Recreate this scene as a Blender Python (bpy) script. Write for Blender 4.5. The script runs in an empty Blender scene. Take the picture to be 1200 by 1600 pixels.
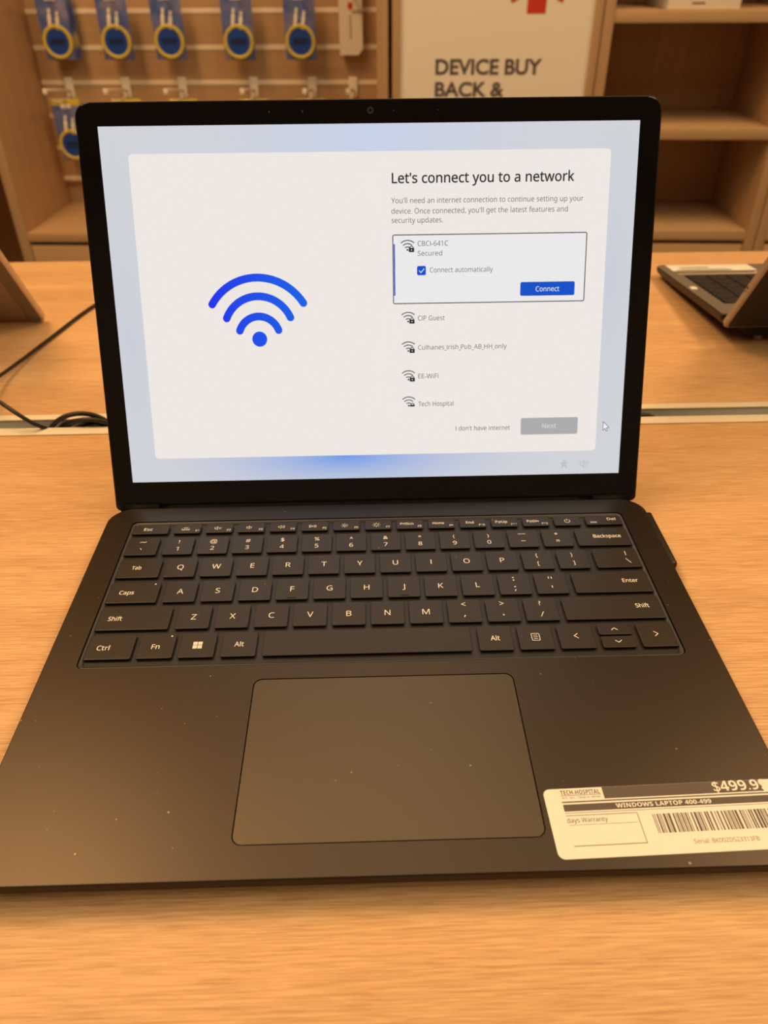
import bpy, bmesh, math, random
from mathutils import Vector, Matrix
from mathutils.geometry import tessellate_polygon

S = bpy.context.scene
COL = S.collection
Z0 = 775.0                      # millimetres from the floor to the keyboard deck of the laptop (z = 0 below)
def W(x, y, z):                 # millimetres (laptop frame) -> metres (world)
    return Vector((x*.001, y*.001, (z+Z0)*.001))

# ------------------------------------------------------------------ camera, light, exposure
RX = (0.9996365391371728, -0.02617272230614434, -0.006463608043584925)
RY = (-0.02061428148807192, -0.5875700348024814, -0.8089106907446219)
RZ = (0.017373572476211577, 0.8087499260026526, -0.5878960079555887)
cd = bpy.data.cameras.new('camera'); cam = bpy.data.objects.new('camera', cd); COL.objects.link(cam)
m = Matrix.Identity(4)
for i in range(3):
    m[i][0], m[i][1], m[i][2] = RX[i], -RY[i], -RZ[i]
m.translation = W(-4.327, -142.737, 260.901)
cam.matrix_world = m
cd.sensor_fit = 'VERTICAL'; cd.sensor_height = 36; cd.sensor_width = 27
cd.lens = 1204.86/1600*36; cd.clip_start = .01
cd.dof.use_dof = True; cd.dof.focus_distance = .362; cd.dof.aperture_fstop = 12
S.camera = cam

vs = S.view_settings
vs.view_transform = 'Standard'; vs.look = 'None'; vs.exposure = 0.0; vs.gamma = 1.0; vs.use_curve_mapping = False
wd = bpy.data.worlds.new('world'); S.world = wd; wd.use_nodes = True
wd.node_tree.nodes['Background'].inputs[0].default_value = (1, .78, .5, 1)
wd.node_tree.nodes['Background'].inputs[1].default_value = .2
S.cycles.use_denoising = True
S.cycles.max_bounces = 8

def lamp(x, y, z, sx, sy, power, col=(1, .74, .42), rot=(0, 0, 0)):
    l = bpy.data.lights.new('unseen_overhead_light', 'AREA'); l.shape = 'RECTANGLE'; l.size = sx; l.size_y = sy
    l.energy = power; l.color = col
    o = bpy.data.objects.new('unseen_overhead_light', l); o.location = (x, y, z); o.rotation_euler = rot; COL.objects.link(o)
LZ = 2.72
lamp(-1.0, .78, LZ, .6, 1.0, 30, (1, .58, .25))  # unseen, added and tinted for the orange glow at the deck's left
lamp(1.3, .75, LZ, .6, 1.0, 21, (1, .64, .32))  # unseen, placed for the brownish glow at the deck's right front
lamp(.05, 1.25, LZ, .9, 1.5, 9, (1, .70, .40))  # unseen, added to give the touchpad a soft glow
lamp(-1.1, -.2, LZ, .6, 1.2, 11, (1, .78, .50))
lamp(1.1, -.2, LZ, .6, 1.2, 11, (1, .78, .50))
lamp(-1.3, -1.1, LZ, .6, 1.2, 10, (1, .78, .50))
lamp(1.3, -1.1, LZ, .6, 1.2, 10, (1, .78, .50))

# ------------------------------------------------------------------ helpers
def lin(c): return tuple((v/255/12.92 if v/255 <= .04045 else ((v/255+.055)/1.055)**2.4) for v in c) + (1,)

class MB:
    """Collects shapes (millimetres) and links them as one mesh object."""
    def __init__(s): s.bm = bmesh.new(); s.M = Matrix.Identity(4)
    def v(s, co): return s.bm.verts.new(s.M @ Vector(co))
    def f(s, vs, mat=0, smooth=False):
        try:
            f = s.bm.faces.new(vs); f.material_index = mat; f.smooth = smooth; return f
        except ValueError: return None
    def poly(s, pts, mat=0): return s.f([s.v(q) for q in pts], mat)
    def box(s, x0, x1, y0, y1, z0, z1, mat=0):
        a = [s.v((x, y, z)) for z in (z0, z1) for x, y in ((x0, y0), (x1, y0), (x1, y1), (x0, y1))]
        for q in ((3,2,1,0), (4,5,6,7), (0,1,5,4), (1,2,6,5), (2,3,7,6), (3,0,4,7)): s.f([a[i] for i in q], mat)
    def rbox(s, x0, x1, y0, y1, z0, z1, r=1, mat=0, seg=2):
        b = bmesh.new(); bmesh.ops.create_cube(b, size=1)
        for v in b.verts: v.co = Vector(((x0+x1)/2+v.co.x*(x1-x0), (y0+y1)/2+v.co.y*(y1-y0), (z0+z1)/2+v.co.z*(z1-z0)))
        bmesh.ops.bevel(b, geom=b.edges[:], offset=r, segments=seg, affect='EDGES', profile=.5)
        s.merge(b, mat, True)
    def merge(s, b, mat=0, smooth=False):
        mp = {v: s.v(v.co) for v in b.verts}
        for f in b.faces: s.f([mp[v] for v in f.verts], mat, smooth)
        b.free()
    def loft(s, loops, mat=0, cap0=False, cap1=False, smooth=False):
        vl = [[s.v(q) for q in L] for L in loops]; n = len(vl[0])
        for a, b in zip(vl, vl[1:]):
            for i in range(n): s.f([a[i], a[(i+1) % n], b[(i+1) % n], b[i]], mat, smooth)
        if cap0: s.f(vl[0][::-1], mat)
        if cap1: s.f(vl[-1], mat)
        return vl
    def plate(s, outer, holes, z, mat=0):
        lp = [[Vector((x, y, 0)) for x, y in L] for L in [outer]+holes]
        flat = [q for L in lp for q in L]; vs = [s.v((q.x, q.y, z)) for q in flat]
        for t in tessellate_polygon(lp):
            a, b, c = (flat[i] for i in t)
            if (b-a).cross(c-a).z < 0: t = t[::-1]
            s.f([vs[i] for i in t], mat)
    def tube(s, pts, r, mat=0, n=10, closed=False):
        P = [Vector(q) for q in pts]; rings = []; up = Vector((0, 0, 1))
        for i, q in enumerate(P):
            d = (P[(i+1) % len(P)] - P[i-1]) if closed else (P[min(i+1, len(P)-1)] - P[max(i-1, 0)])
            d.normalize(); a = d.cross(up)
            if a.length < .05: a = d.cross(Vector((1, 0, 0)))
            a.normalize(); b = a.cross(d)
            rings.append([q + r*(math.cos(2*math.pi*k/n)*a + math.sin(2*math.pi*k/n)*b) for k in range(n)])
        if closed: rings.append(rings[0])
        s.loft(rings, mat, not closed, not closed, True)
    def disc(s, x, y, z, r, mat=0, n=32, ry=None):
        s.poly([(x+r*math.cos(2*math.pi*k/n), y+(ry or r)*math.sin(2*math.pi*k/n), z) for k in range(n)], mat)
    def rect(s, x0, x1, y0, y1, z, mat=0, r=0):
        s.poly([(x, y, z) for x, y in (rr(x0, x1, y0, y1, r) if r else ((x0, y0), (x1, y0), (x1, y1), (x0, y1)))], mat)
    def frame(s, x0, x1, y0, y1, z, t, mat=0, r=0):
        if r: s.plate(rr(x0, x1, y0, y1, r), [rr(x0+t, x1-t, y0+t, y1-t, max(r-t, .05))], z, mat)
        else: s.plate([(x0, y0), (x1, y0), (x1, y1), (x0, y1)], [[(x0+t, y0+t), (x1-t, y0+t), (x1-t, y1-t), (x0+t, y1-t)]], z, mat)
    def stroke(s, pts, w, z, mat=0, cap=False):
        for i, (a, b) in enumerate(zip(pts, pts[1:])):
            a, b = Vector(a), Vector(b); d = (b-a)
            if d.length < 1e-6: continue
            d.normalize(); n = Vector((-d.y, d.x))*w/2; e = d*w*.12
            a2, b2 = a-e, b+e
            s.poly([(q.x, q.y, z+i*1e-4) for q in (a2-n, b2-n, b2+n, a2+n)], mat)
        if cap:
            for q in (pts[0], pts[-1]): s.disc(q[0], q[1], z+.003, w/2, mat, 16)
    def arcband(s, cx, cy, r0, r1, a0, a1, z, mat=0, n=24, cap=True):
        t = [math.radians(a0+(a1-a0)*k/n) for k in range(n+1)]
        o = [s.v((cx+r1*math.cos(q), cy+r1*math.sin(q), z)) for q in t]; i_ = [s.v((cx+r0*math.cos(q), cy+r0*math.sin(q), z)) for q in t]
        for k in range(n): s.f([i_[k], o[k], o[k+1], i_[k+1]] if a1 > a0 else [o[k], i_[k], i_[k+1], o[k+1]], mat)
        if cap:
            rm = (r0+r1)/2
            for q in (t[0], t[-1]): s.disc(cx+rm*math.cos(q), cy+rm*math.sin(q), z+.002, (r1-r0)/2, mat, 16)
    def text(s, st, x, y, z, cap, width=None, mat=0, bold=0, align='L', vert=False, plain=False):
        vs, fs, x0, x1 = glyphs(st, bold, plain)
        k = cap/CAP; kx = k if width is None else width/max(x1-x0, 1e-6)
        w = (x1-x0)*kx; off = {'L': 0, 'C': -w/2, 'R': -w}[align]
        nv = [s.v((x+off+(a-x0)*kx, y+b*k, z) if not vert else (x+off+(a-x0)*kx, z, y+b*k)) for a, b in vs]
        for f in fs: s.f([nv[i] for i in f], mat)
    def build(s, name, mats, parent=None, frame=None, smooth_angle=None):
        """frame None: shapes are in the laptop frame; 'local': shapes are in the object's own frame."""
        bmesh.ops.remove_doubles(s.bm, verts=s.bm.verts, dist=1e-5) if False else None
        sc = .001; off = Vector((0, 0, 0))
        if frame is None:
            off = W(0, 0, 0) - (ROOT[parent.name] if parent else Vector((0, 0, 0)))
        for v in s.bm.verts: v.co = v.co*sc + off
        me = bpy.data.meshes.new(name); s.bm.to_mesh(me); s.bm.free()
        for q in (mats if isinstance(mats, (list, tuple)) else [mats]): me.materials.append(q)
        o = bpy.data.objects.new(name, me); COL.objects.link(o)
        if parent: o.parent = parent; ROOT[o.name] = ROOT[parent.name]
        else: ROOT[o.name] = Vector((0, 0, 0))
        return o
ROOT = {}
_G = {}
_cu = bpy.data.curves.new('lettering', 'FONT'); _to = bpy.data.objects.new('lettering', _cu)
def sans(st, bold):                   # the plain sans-serif letter forms of the built-in typeface
    return ''.join(chr((0x1D5D4 if bold else 0x1D5A0)+ord(c)-65) if 'A' <= c <= 'Z' and (c != 'I' or bold) else chr((0x1D5EE if bold else 0x1D5BA)+ord(c)-97) if 'a' <= c <= 'z' else chr((0x1D7EC if bold else 0x1D7E2)+ord(c)-48) if c.isdigit() else c for c in st)
def glyphs(st, bold, plain=False):
    if (st, bold, plain) not in _G:
        _cu.body = st if plain else sans(st, bold >= .02); _cu.offset = bold if plain or 0 < bold < .02 else 0; _cu.resolution_u = 4
        me = _to.to_mesh()
        vs = [(v.co.x, v.co.y) for v in me.vertices]; fs = []
        for p in me.polygons:
            i = list(p.vertices); a, b, c = (Vector(vs[k]+(0,)) for k in i[:3])
            if (b-a).cross(c-a).z < 0: i = i[::-1]
            fs.append(i)
        _G[(st, bold, plain)] = (vs, fs, min(v[0] for v in vs), max(v[0] for v in vs)); _to.to_mesh_clear()
    return _G[(st, bold, plain)]
CAP = 1; CAP = max(v[1] for v in glyphs('H', 0)[0])

def rr(x0, x1, y0, y1, r, n=6):
    """rounded rectangle, counter-clockwise; r is one radius or four (bl, br, tr, tl)"""
    R = r if isinstance(r, (list, tuple)) else (r,)*4; out = []
    for (cx, cy, a), q in zip(((x0, y0, 180), (x1, y0, 270), (x1, y1, 0), (x0, y1, 90)), R):
        ox = cx+q if cx == x0 else cx-q; oy = cy+q if cy == y0 else cy-q
        for k in range(n+1):
            t = math.radians(a+90*k/n); out.append((ox+q*math.cos(t), oy+q*math.sin(t)))
    return out
def L3(L, z): return [(x, y, z) for x, y in L]

def tag(o, label=None, cat=None, group=None, kind=None):
    if label: o['label'] = label
    if cat: o['category'] = cat
    if group: o['group'] = group
    if kind: o['kind'] = kind
    return o
def thing(name, label, cat, at, group=None, rot=(0, 0, 0)):
    o = bpy.data.objects.new(name, None); COL.objects.link(o); o.location = at; o.rotation_euler = rot; o.empty_display_size = .02
    ROOT[o.name] = Vector(at); return tag(o, label, cat, group)
def copy_thing(o, parent=None):
    c = o.copy(); COL.objects.link(c); c.parent = parent
    ROOT[c.name] = ROOT.get(o.name, Vector((0, 0, 0)))
    for ch in list(o.children): copy_thing(ch, c)
    return c

# ------------------------------------------------------------------ materials
def mat(name, col, rough=.5, metal=0, spec=.5, emit=None, es=1, coat=0, trans=0, alpha=1):
    m = bpy.data.materials.new(name); m.use_nodes = True; b = m.node_tree.nodes['Principled BSDF']
    b.inputs['Base Color'].default_value = col if len(col) == 4 else tuple(col)+(1,)
    b.inputs['Roughness'].default_value = rough; b.inputs['Metallic'].default_value = metal
    b.inputs['Specular IOR Level'].default_value = spec; b.inputs['Coat Weight'].default_value = coat
    b.inputs['Transmission Weight'].default_value = trans; b.inputs['Alpha'].default_value = alpha
    if emit: b.inputs['Emission Color'].default_value = emit; b.inputs['Emission Strength'].default_value = es
    return m
def nodes(m): return m.node_tree.nodes, m.node_tree.links, m.node_tree.nodes['Principled BSDF']
def wood(name, light, dark, axis='X', scale=1.0, rough=.45, contrast=1.0, short=1):
    m = mat(name, light, rough, 0, .35); N, L, b = nodes(m)
    tc = N.new('ShaderNodeTexCoord'); mp = N.new('ShaderNodeMapping'); L.new(tc.outputs['Object'], mp.inputs[0])
    st, cr = 5*scale*short, 260*scale*(3 if short > 1 else 1)
    mp.inputs['Scale'].default_value = {'X': (st, cr, cr), 'Y': (cr, st, cr), 'Z': (cr, cr, st)}[axis]
    n1 = N.new('ShaderNodeTexNoise'); n1.inputs['Scale'].default_value = 1; n1.inputs['Detail'].default_value = 4; n1.inputs['Roughness'].default_value = .65
    n1.inputs['Distortion'].default_value = .3
    L.new(mp.outputs[0], n1.inputs['Vector'])
    mp2 = N.new('ShaderNodeMapping'); L.new(tc.outputs['Object'], mp2.inputs[0])
    a, c = 1.6*scale, 26*scale
    mp2.inputs['Scale'].default_value = {'X': (a, c, c), 'Y': (c, a, c), 'Z': (c, c, a)}[axis]
    n2 = N.new('ShaderNodeTexNoise'); n2.inputs['Scale'].default_value = 1; n2.inputs['Detail'].default_value = 3; n2.inputs['Distortion'].default_value = .6
    L.new(mp2.outputs[0], n2.inputs['Vector'])
    mx = N.new('ShaderNodeMath'); mx.operation = 'MULTIPLY_ADD'; mx.inputs[1].default_value = .72 if short > 1 else .6
    L.new(n1.outputs[0], mx.inputs[0])
    m2 = N.new('ShaderNodeMath'); m2.operation = 'MULTIPLY'; m2.inputs[1].default_value = .28 if short > 1 else .4; L.new(n2.outputs[0], m2.inputs[0]); L.new(m2.outputs[0], mx.inputs[2])
    cr_ = N.new('ShaderNodeValToRGB'); e = cr_.color_ramp.elements
    e[0].position = .5-.16/contrast; e[0].color = dark; e[1].position = .5+.12/contrast; e[1].color = light
    L.new(mx.outputs[0], cr_.inputs[0]); L.new(cr_.outputs[0], b.inputs['Base Color'])
    bp = N.new('ShaderNodeBump'); bp.inputs['Strength'].default_value = .08; bp.inputs['Distance'].default_value = .0005
    L.new(n1.outputs[0], bp.inputs['Height']); L.new(bp.outputs[0], b.inputs['Normal'])
    return m
def dusty(m, col, amount=.5, scale=260):
    """adds sparse specks of dust to a dark surface"""
    N, L, b = nodes(m)
    tc = N.new('ShaderNodeTexCoord'); vo = N.new('ShaderNodeTexVoronoi'); vo.inputs['Scale'].default_value = scale; vo.inputs['Randomness'].default_value = 1
    L.new(tc.outputs['Object'], vo.inputs['Vector'])
    sep = N.new('ShaderNodeSeparateColor'); L.new(vo.outputs['Color'], sep.inputs[0])
    sb = N.new('ShaderNodeMath'); sb.operation = 'SUBTRACT'; sb.inputs[1].default_value = 1-amount; L.new(sep.outputs[0], sb.inputs[0])
    rad = N.new('ShaderNodeMath'); rad.operation = 'MULTIPLY'; rad.inputs[1].default_value = .14; L.new(sb.outputs[0], rad.inputs[0])
    lt = N.new('ShaderNodeMath'); lt.operation = 'LESS_THAN'; L.new(vo.outputs['Distance'], lt.inputs[0]); L.new(rad.outputs[0], lt.inputs[1])
    sc = N.new('ShaderNodeMath'); sc.operation = 'MULTIPLY'; sc.inputs[1].default_value = .55; L.new(lt.outputs[0], sc.inputs[0])
    mx = N.new('ShaderNodeMix'); mx.data_type = 'RGBA'; mx.inputs[6].default_value = b.inputs['Base Color'].default_value; mx.inputs[7].default_value = col
    L.new(sc.outputs[0], mx.inputs[0]); L.new(mx.outputs[2], b.inputs['Base Color'])
    return m

TABLE = wood('table_oak', (.76, .475, .23, 1), (.52, .285, .12, 1), 'X', 1.4, .5, 1.25, 6)
SHELF_V = wood('oak_upright', (.55, .36, .20, 1), (.46, .295, .155, 1), 'Z', .7, .5)
SHELF_H = wood('oak_shelf', (.55, .36, .20, 1), (.46, .295, .155, 1), 'X', .7, .5)
DECK = dusty(mat('deck_black_metal', (.070, .058, .047, 1), .36, 1.0, .5), (.42, .33, .24, 1), .6, 170)
EDGE = mat('side_black_metal', (.03, .026, .022, 1), .5, .8)
PAD = dusty(mat('touchpad_black', (.105, .088, .067, 1), .36, 1.0), (.42, .35, .26, 1), .5, 150)
TRAY = mat('keyboard_tray', (.018, .015, .012, 1), .42, 0, .4)
KEYS = mat('key_side', (.003, .003, .003, 1), .6, 0, .1)
BEVEL = mat('tray_rim', (.03, .026, .021, 1), .38, 0, .55)
KEY = dusty(mat('key_black', (.024, .018, .012, 1), .42, 0, .36), (.5, .4, .3, 1), .4, 170)
LEGEND = mat('key_legend', (.78, .72, .62, 1), .6)
GLASS = mat('black_glass', (.004, .004, .004, 1), .08, 0, .35)
LIDM = mat('lid_black_metal', (.02, .018, .016, 1), .45, .6)
RUB = mat('black_rubber', (.012, .011, .01, 1), .6, 0, .3)
BLACKP = mat('black_plastic', (.014, .012, .011, 1), .4, 0, .4)
CORD = mat('black_cord', (.016, .014, .012, 1), .45, 0, .4)
CREAM = mat('cream_rail', (.82, .72, .52, 1), .45)
TROUGH = mat('grey_trough', (.80, .79, .70, 1), .6)
LABELW = mat('label_white', (.88, .84, .74, 1), .4, 0, .3)
LABELK = mat('label_print', (.10, .078, .062, 1), .5, .0)
SILVER = mat('silver_metal', (.30, .27, .23, 1), .42, .6)
SILVERE = mat('silver_edge', (.36, .335, .31, 1), .4, .5)
SILVER_SHADE = mat('silver_shaded', (.03, .025, .021, 1), .45, .5)  # silver darkened so its colour holds the shade on the lid back
GREYT = mat('tablet_grey', (.22, .175, .14, 1), .5, .4)
GREYTE = mat('tablet_edge', (.66, .52, .40, 1), .4, .4)
GREYTK = mat('tablet_kickstand', (.30, .23, .18, 1), .5, .4)
DKKEY = mat('dark_keys', (.02, .02, .02, 1), .4)
WHITEP = mat('white_plastic', (.94, .88, .76, 1), .5)
YEL = mat('yellow_print', (.66, .53, .05, 1), .4)
BLUEP = mat('blue_disc', (.010, .06, .36, 1), .4)
NAVY = mat('navy_print', (.006, .012, .05, 1), .5)
POSTER = mat('poster_white', (.90, .84, .74, 1), .5, 0, .2)
POSTT = mat('poster_text', (.105, .085, .085, 1), .5)
REDP = mat('poster_red', (.62, .04, .02, 1), .5)
BOXW = mat('box_white', (.84, .78, .66, 1), .5)
BOXG = mat('box_side', (.42, .38, .32, 1), .6)
ALU = mat('slat_insert', (.95, .82, .64, 1), .45, .0)
DARKW = mat('dark_gap', (.02, .012, .006, 1), .8)
WALL = mat('wall_paint', (.50, .42, .33, 1), .8)
CEIL = mat('ceiling_paint', (.55, .47, .38, 1), .9)
FLOORM = mat('floor_tile', (.20, .15, .11, 1), .5)
STEEL = mat('steel_leg', (.35, .33, .3, 1), .4, .9)
# blue printed card with a cloudy violet pattern
CARD = mat('blue_card', (.05, .07, .22, 1), .3); N, L, b = nodes(CARD)
tc = N.new('ShaderNodeTexCoord'); nz = N.new('ShaderNodeTexNoise'); nz.inputs['Scale'].default_value = 22; nz.inputs['Detail'].default_value = 2
oi = N.new('ShaderNodeObjectInfo'); va = N.new('ShaderNodeVectorMath'); va.operation = 'ADD'
L.new(tc.outputs['Object'], va.inputs[0]); L.new(oi.outputs['Random'], va.inputs[1]); L.new(va.outputs[0], nz.inputs['Vector'])
rp = N.new('ShaderNodeValToRGB'); e = rp.color_ramp.elements
e[0].position = .35; e[0].color = (.03, .08, .34, 1); e[1].position = .70; e[1].color = (.24, .21, .36, 1)
q = rp.color_ramp.elements.new(.5); q.color = (.085, .14, .42, 1)
L.new(nz.outputs[0], rp.inputs[0]); L.new(rp.outputs[0], b.inputs['Base Color'])
CLEAR = mat('clear_plastic', (.62, .60, .62, 1), .2, 0, .5, alpha=.07)

def emis(name, rgb, s=1.0):
    return mat(name, (.0, .0, .0, 1), .25, 0, .12, emit=lin(rgb), es=s)
UI_CARD = emis('screen_card', (238, 231, 226)); UI_TEXT = emis('screen_text', (42, 42, 46)); UI_GREY = emis('screen_grey_text', (96, 95, 99))
UI_BLUE = emis('screen_blue', (24, 82, 200)); UI_WHITE = emis('screen_white', (236, 238, 246)); UI_BTN = emis('screen_button', (172, 172, 174))
UI_LINE = emis('screen_line', (84, 84, 88)); UI_PANEL = emis('screen_panel', (236, 233, 234)); UI_FAINT = emis('screen_faint', (176, 178, 186)); UI_LINK = emis('screen_link', (76, 84, 112))
UI_BTNT = emis('screen_button_text', (214, 214, 216))
# wallpaper: pale grey with soft blue blooms (what the screen shows)
UI_BG = emis('screen_wallpaper', (212, 215, 224)); N, L, b = nodes(UI_BG)
tc = N.new('ShaderNodeTexCoord')
def bloom(cx, cy, rx, ry, col, prev):
    mp = N.new('ShaderNodeMapping'); mp.vector_type = 'POINT'; L.new(tc.outputs['Object'], mp.inputs[0])
    mp.inputs['Location'].default_value = (-cx/rx, -cy/ry, 0); mp.inputs['Scale'].default_value = (1000/rx, 1000/ry, 0)
    g = N.new('ShaderNodeTexGradient'); g.gradient_type = 'QUADRATIC_SPHERE'; L.new(mp.outputs[0], g.inputs[0])
    mx = N.new('ShaderNodeMix'); mx.data_type = 'RGBA'; L.new(g.outputs['Fac'], mx.inputs[0])
    if prev is None: mx.inputs[6].default_value = lin((209, 211, 216))
    else: L.new(prev, mx.inputs[6])
    mx.inputs[7].default_value = lin(col); return mx.outputs[2]
o_ = bloom(-18, 13, 130, 30, (112, 156, 232), None)
o_ = bloom(0, 186, 150, 60, (198, 210, 234), o_)
o_ = bloom(132, 110, 26, 110, (200, 206, 217), o_)
o_ = bloom(-136, 80, 24, 130, (202, 206, 217), o_)
L.new(o_, b.inputs['Emission Color'])
UI_WIFI = emis('screen_wifi_icon', (34, 70, 230)); N, L, b = nodes(UI_WIFI)
tc = N.new('ShaderNodeTexCoord'); mp = N.new('ShaderNodeMapping'); L.new(tc.outputs['Object'], mp.inputs[0])
mp.inputs['Location'].default_value = (92/55, 0, 0); mp.inputs['Scale'].default_value = (1000/55, 0, 0)
g = N.new('ShaderNodeTexGradient'); L.new(mp.outputs[0], g.inputs[0]); rp = N.new('ShaderNodeValToRGB')
rp.color_ramp.elements[0].color = lin((38, 50, 236)); rp.color_ramp.elements[1].color = lin((26, 100, 228))
L.new(g.outputs['Fac'], rp.inputs[0]); L.new(rp.outputs[0], b.inputs['Emission Color'])

# ------------------------------------------------------------------ the room (shelf frame: turned 4 degrees)
YAW = math.radians(-4); cY, sY = math.cos(YAW), math.sin(YAW)
def SH(u, v, z): return W(u*cY - v*sY, 1825 + u*sY + v*cY, z)
SROT = (0, 0, YAW); FL = -Z0
def struct(name, m, *b):
    mb = MB(); mb.box(*b); o = mb.build(name, m, None, 'local'); o.location = SH(0, 0, 0); o.rotation_euler = SROT
    return tag(o, kind='structure')
struct('floor', FLOORM, -3000, 3000, -4600, 680, FL-60, FL)
struct('ceiling', CEIL, -3000, 3000, -4600, 680, 1980, 2040)
struct('wall_back', WALL, -3000, 3000, 620, 680, FL, 1980)
struct('wall_front', WALL, -3000, 3000, -4660, -4600, FL, 1980)
struct('wall_left', WALL, -3060, -3000, -4600, 680, FL, 1980)
struct('wall_right', WALL, 3000, 3060, -4600, 680, FL, 1980)

# ------------------------------------------------------------------ table
t = thing('table', 'long orange oak table with a cream cable channel across the middle', 'table', W(50, 330, FL))
XL, XR = -900, 1000
a = MB(); a.rbox(XL, XR, -80, 338, -45, -15, 1.2); a.build('tabletop_panel', TABLE, t)
a = MB(); a.rbox(XL, XR, 367, 723, -45, -15, 1.2); a.build('tabletop_panel', TABLE, t)
tr = MB(); tr.box(XL, XR, 340, 343, -75, -15.6); tr.box(XL, XR, 361, 366, -75, -15.6); tr.box(XL, XR, 340, 366, -78, -75)
tr = tr.build('cable_trough', TROUGH, t); tag(tr, 'grey metal cable trough')
for y0, y1 in ((337.9, 347.6), (359.9, 367.1)):
    r_ = MB(); r_.rbox(XL, XR, y0, y1, -15.6, -14.3, .5); tag(r_.build('channel_rail', CREAM, t), 'cream channel rail')
for x in (XL+60, XR-120):
    for y in (-50, 640):
        a = MB(); a.rbox(x, x+60, y, y+60, FL, -45, 3); tag(a.build('leg', STEEL, t), 'steel table leg')

# ------------------------------------------------------------------ the laptop
lp = thing('laptop', 'open black laptop in the middle of the table with a lit network setup screen', 'laptop', W(0, 112, -15))
OUT = lambda i=0: rr(-154+i, 154-i, 0+i, 224.5-i, (7, 7, 13, 13), 8)
TR = (-139.2, 139.2, 100.4, 211.4); TP = (-57.6, 57.6, 13.0, 92.1)
a = MB()
tray_l = rr(*TR, 3.2); pad_l = rr(*TP, 4)
a.plate(OUT(.5), [tray_l[::-1], pad_l[::-1]], 0, 0)
a.loft([L3(OUT(.5), 0), L3(OUT(.15), -.15), L3(OUT(0), -.5)], 0, smooth=True)
a.loft([L3(OUT(0), -.5), L3(OUT(0), -4.2), L3(OUT(1.5), -5.2), L3(OUT(9), -11.5)], 1, cap1=True)
for f in list(a.bm.faces): pass
# recess of the touchpad
a.loft([L3(pad_l, 0), L3(pad_l, -1.2)], 1, cap1=False); a.plate(pad_l, [], -1.2, 1)
bmesh.ops.recalc_face_normals(a.bm, faces=a.bm.faces[:])
a.build('base', [DECK, EDGE], lp)
ins = lambda i: rr(TR[0]+i, TR[1]-i, TR[2]+i, TR[3]-i, max(3.2-i*.5, .6))
a = MB()
a.loft([L3(ins(-.02), -.02), L3(ins(.05), -.6), L3(ins(.4), -.6)], 2)
a.loft([L3(ins(.4), -.6), L3(ins(.5), -.35), L3(ins(.8), -.3), L3(ins(1.5), -.6), L3(ins(2.3), -1.25), L3(ins(2.6), -1.7)], 1, smooth=True)
a.plate(ins(2.6), [], -1.7, 0)
bmesh.ops.recalc_face_normals(a.bm, faces=a.bm.faces[:])
a.build('keyboard_tray', [TRAY, BEVEL, KEYS], lp)
a = MB(); q = rr(TP[0]+.35, TP[1]-.35, TP[2]+.35, TP[3]-.35, 3.7)
q2 = rr(TP[0]+.5, TP[1]-.5, TP[2]+.5, TP[3]-.5, 3.6)
a.loft([L3(q, -1.1), L3(q, -.2), L3(q2, -.08)], 0, cap1=True); a.build('touchpad', PAD, lp)
for x in (-135, 135):
    for y in (22, 200):
        a = MB(); a.loft([[(x+9*math.cos(k*math.pi/8), y+3.5*math.sin(k*math.pi/8), z) for k in range(16)] for z in (-15, -11.3)], 0, True, True); a.build('rubber_foot', RUB, lp)

# keys
ZK = -.05
def key(x0, x1, y0, y1, leg=(), name='key', label=None):
    a = MB(); r = .9
    l = lambda i, z, rad: L3(rr(x0+i, x1-i, y0+i, y1-i, rad, 3), z)
    a.loft([l(.5, -1.65, .6), l(.05, -.5, .9)], 2); a.loft([l(.05, -.5, .9), l(0, -.38, .9), l(.12, ZK-.06, .8), l(.4, ZK, .6)], 0, cap1=True)
    for g in leg: g(a)
    o = a.build(name, [KEY, LEGEND, KEYS], lp)
    if label: o['label'] = label
    return o
ZL = ZK+.02
def T(s, x, y, cap, w=None, al='C', bold=.0): return lambda a: a.text(s, x, y, ZL, cap, w, 1, bold, al)
def P(pts, w=.3): return lambda a: a.stroke(pts, w, ZL, 1)
def DOT(x, y, r=.45): return lambda a: a.disc(x, y, ZL, r, 1, 12)
def spk(x, y):
    return [P([(x-1.6, y-.5), (x-1.6, y+.5), (x-.9, y+.5), (x, y+1.3), (x, y-1.3), (x-.9, y-.5), (x-1.6, y-.5)], .25)]
def ARC(x, y, r, a0, a1, w=.28): return lambda a: a.arcband(x, y, r-w/2, r+w/2, a0, a1, ZL, 1, 10, False)
def sun(x, y, r): return [ARC(x, y, r, 0, 360)] + [P([(x+(r+.6)*math.cos(k*math.pi/4), y+(r+.6)*math.sin(k*math.pi/4)), (x+(r+1.15)*math.cos(k*math.pi/4), y+(r+1.15)*math.sin(k*math.pi/4))], .25) for k in range(8)]

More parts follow.
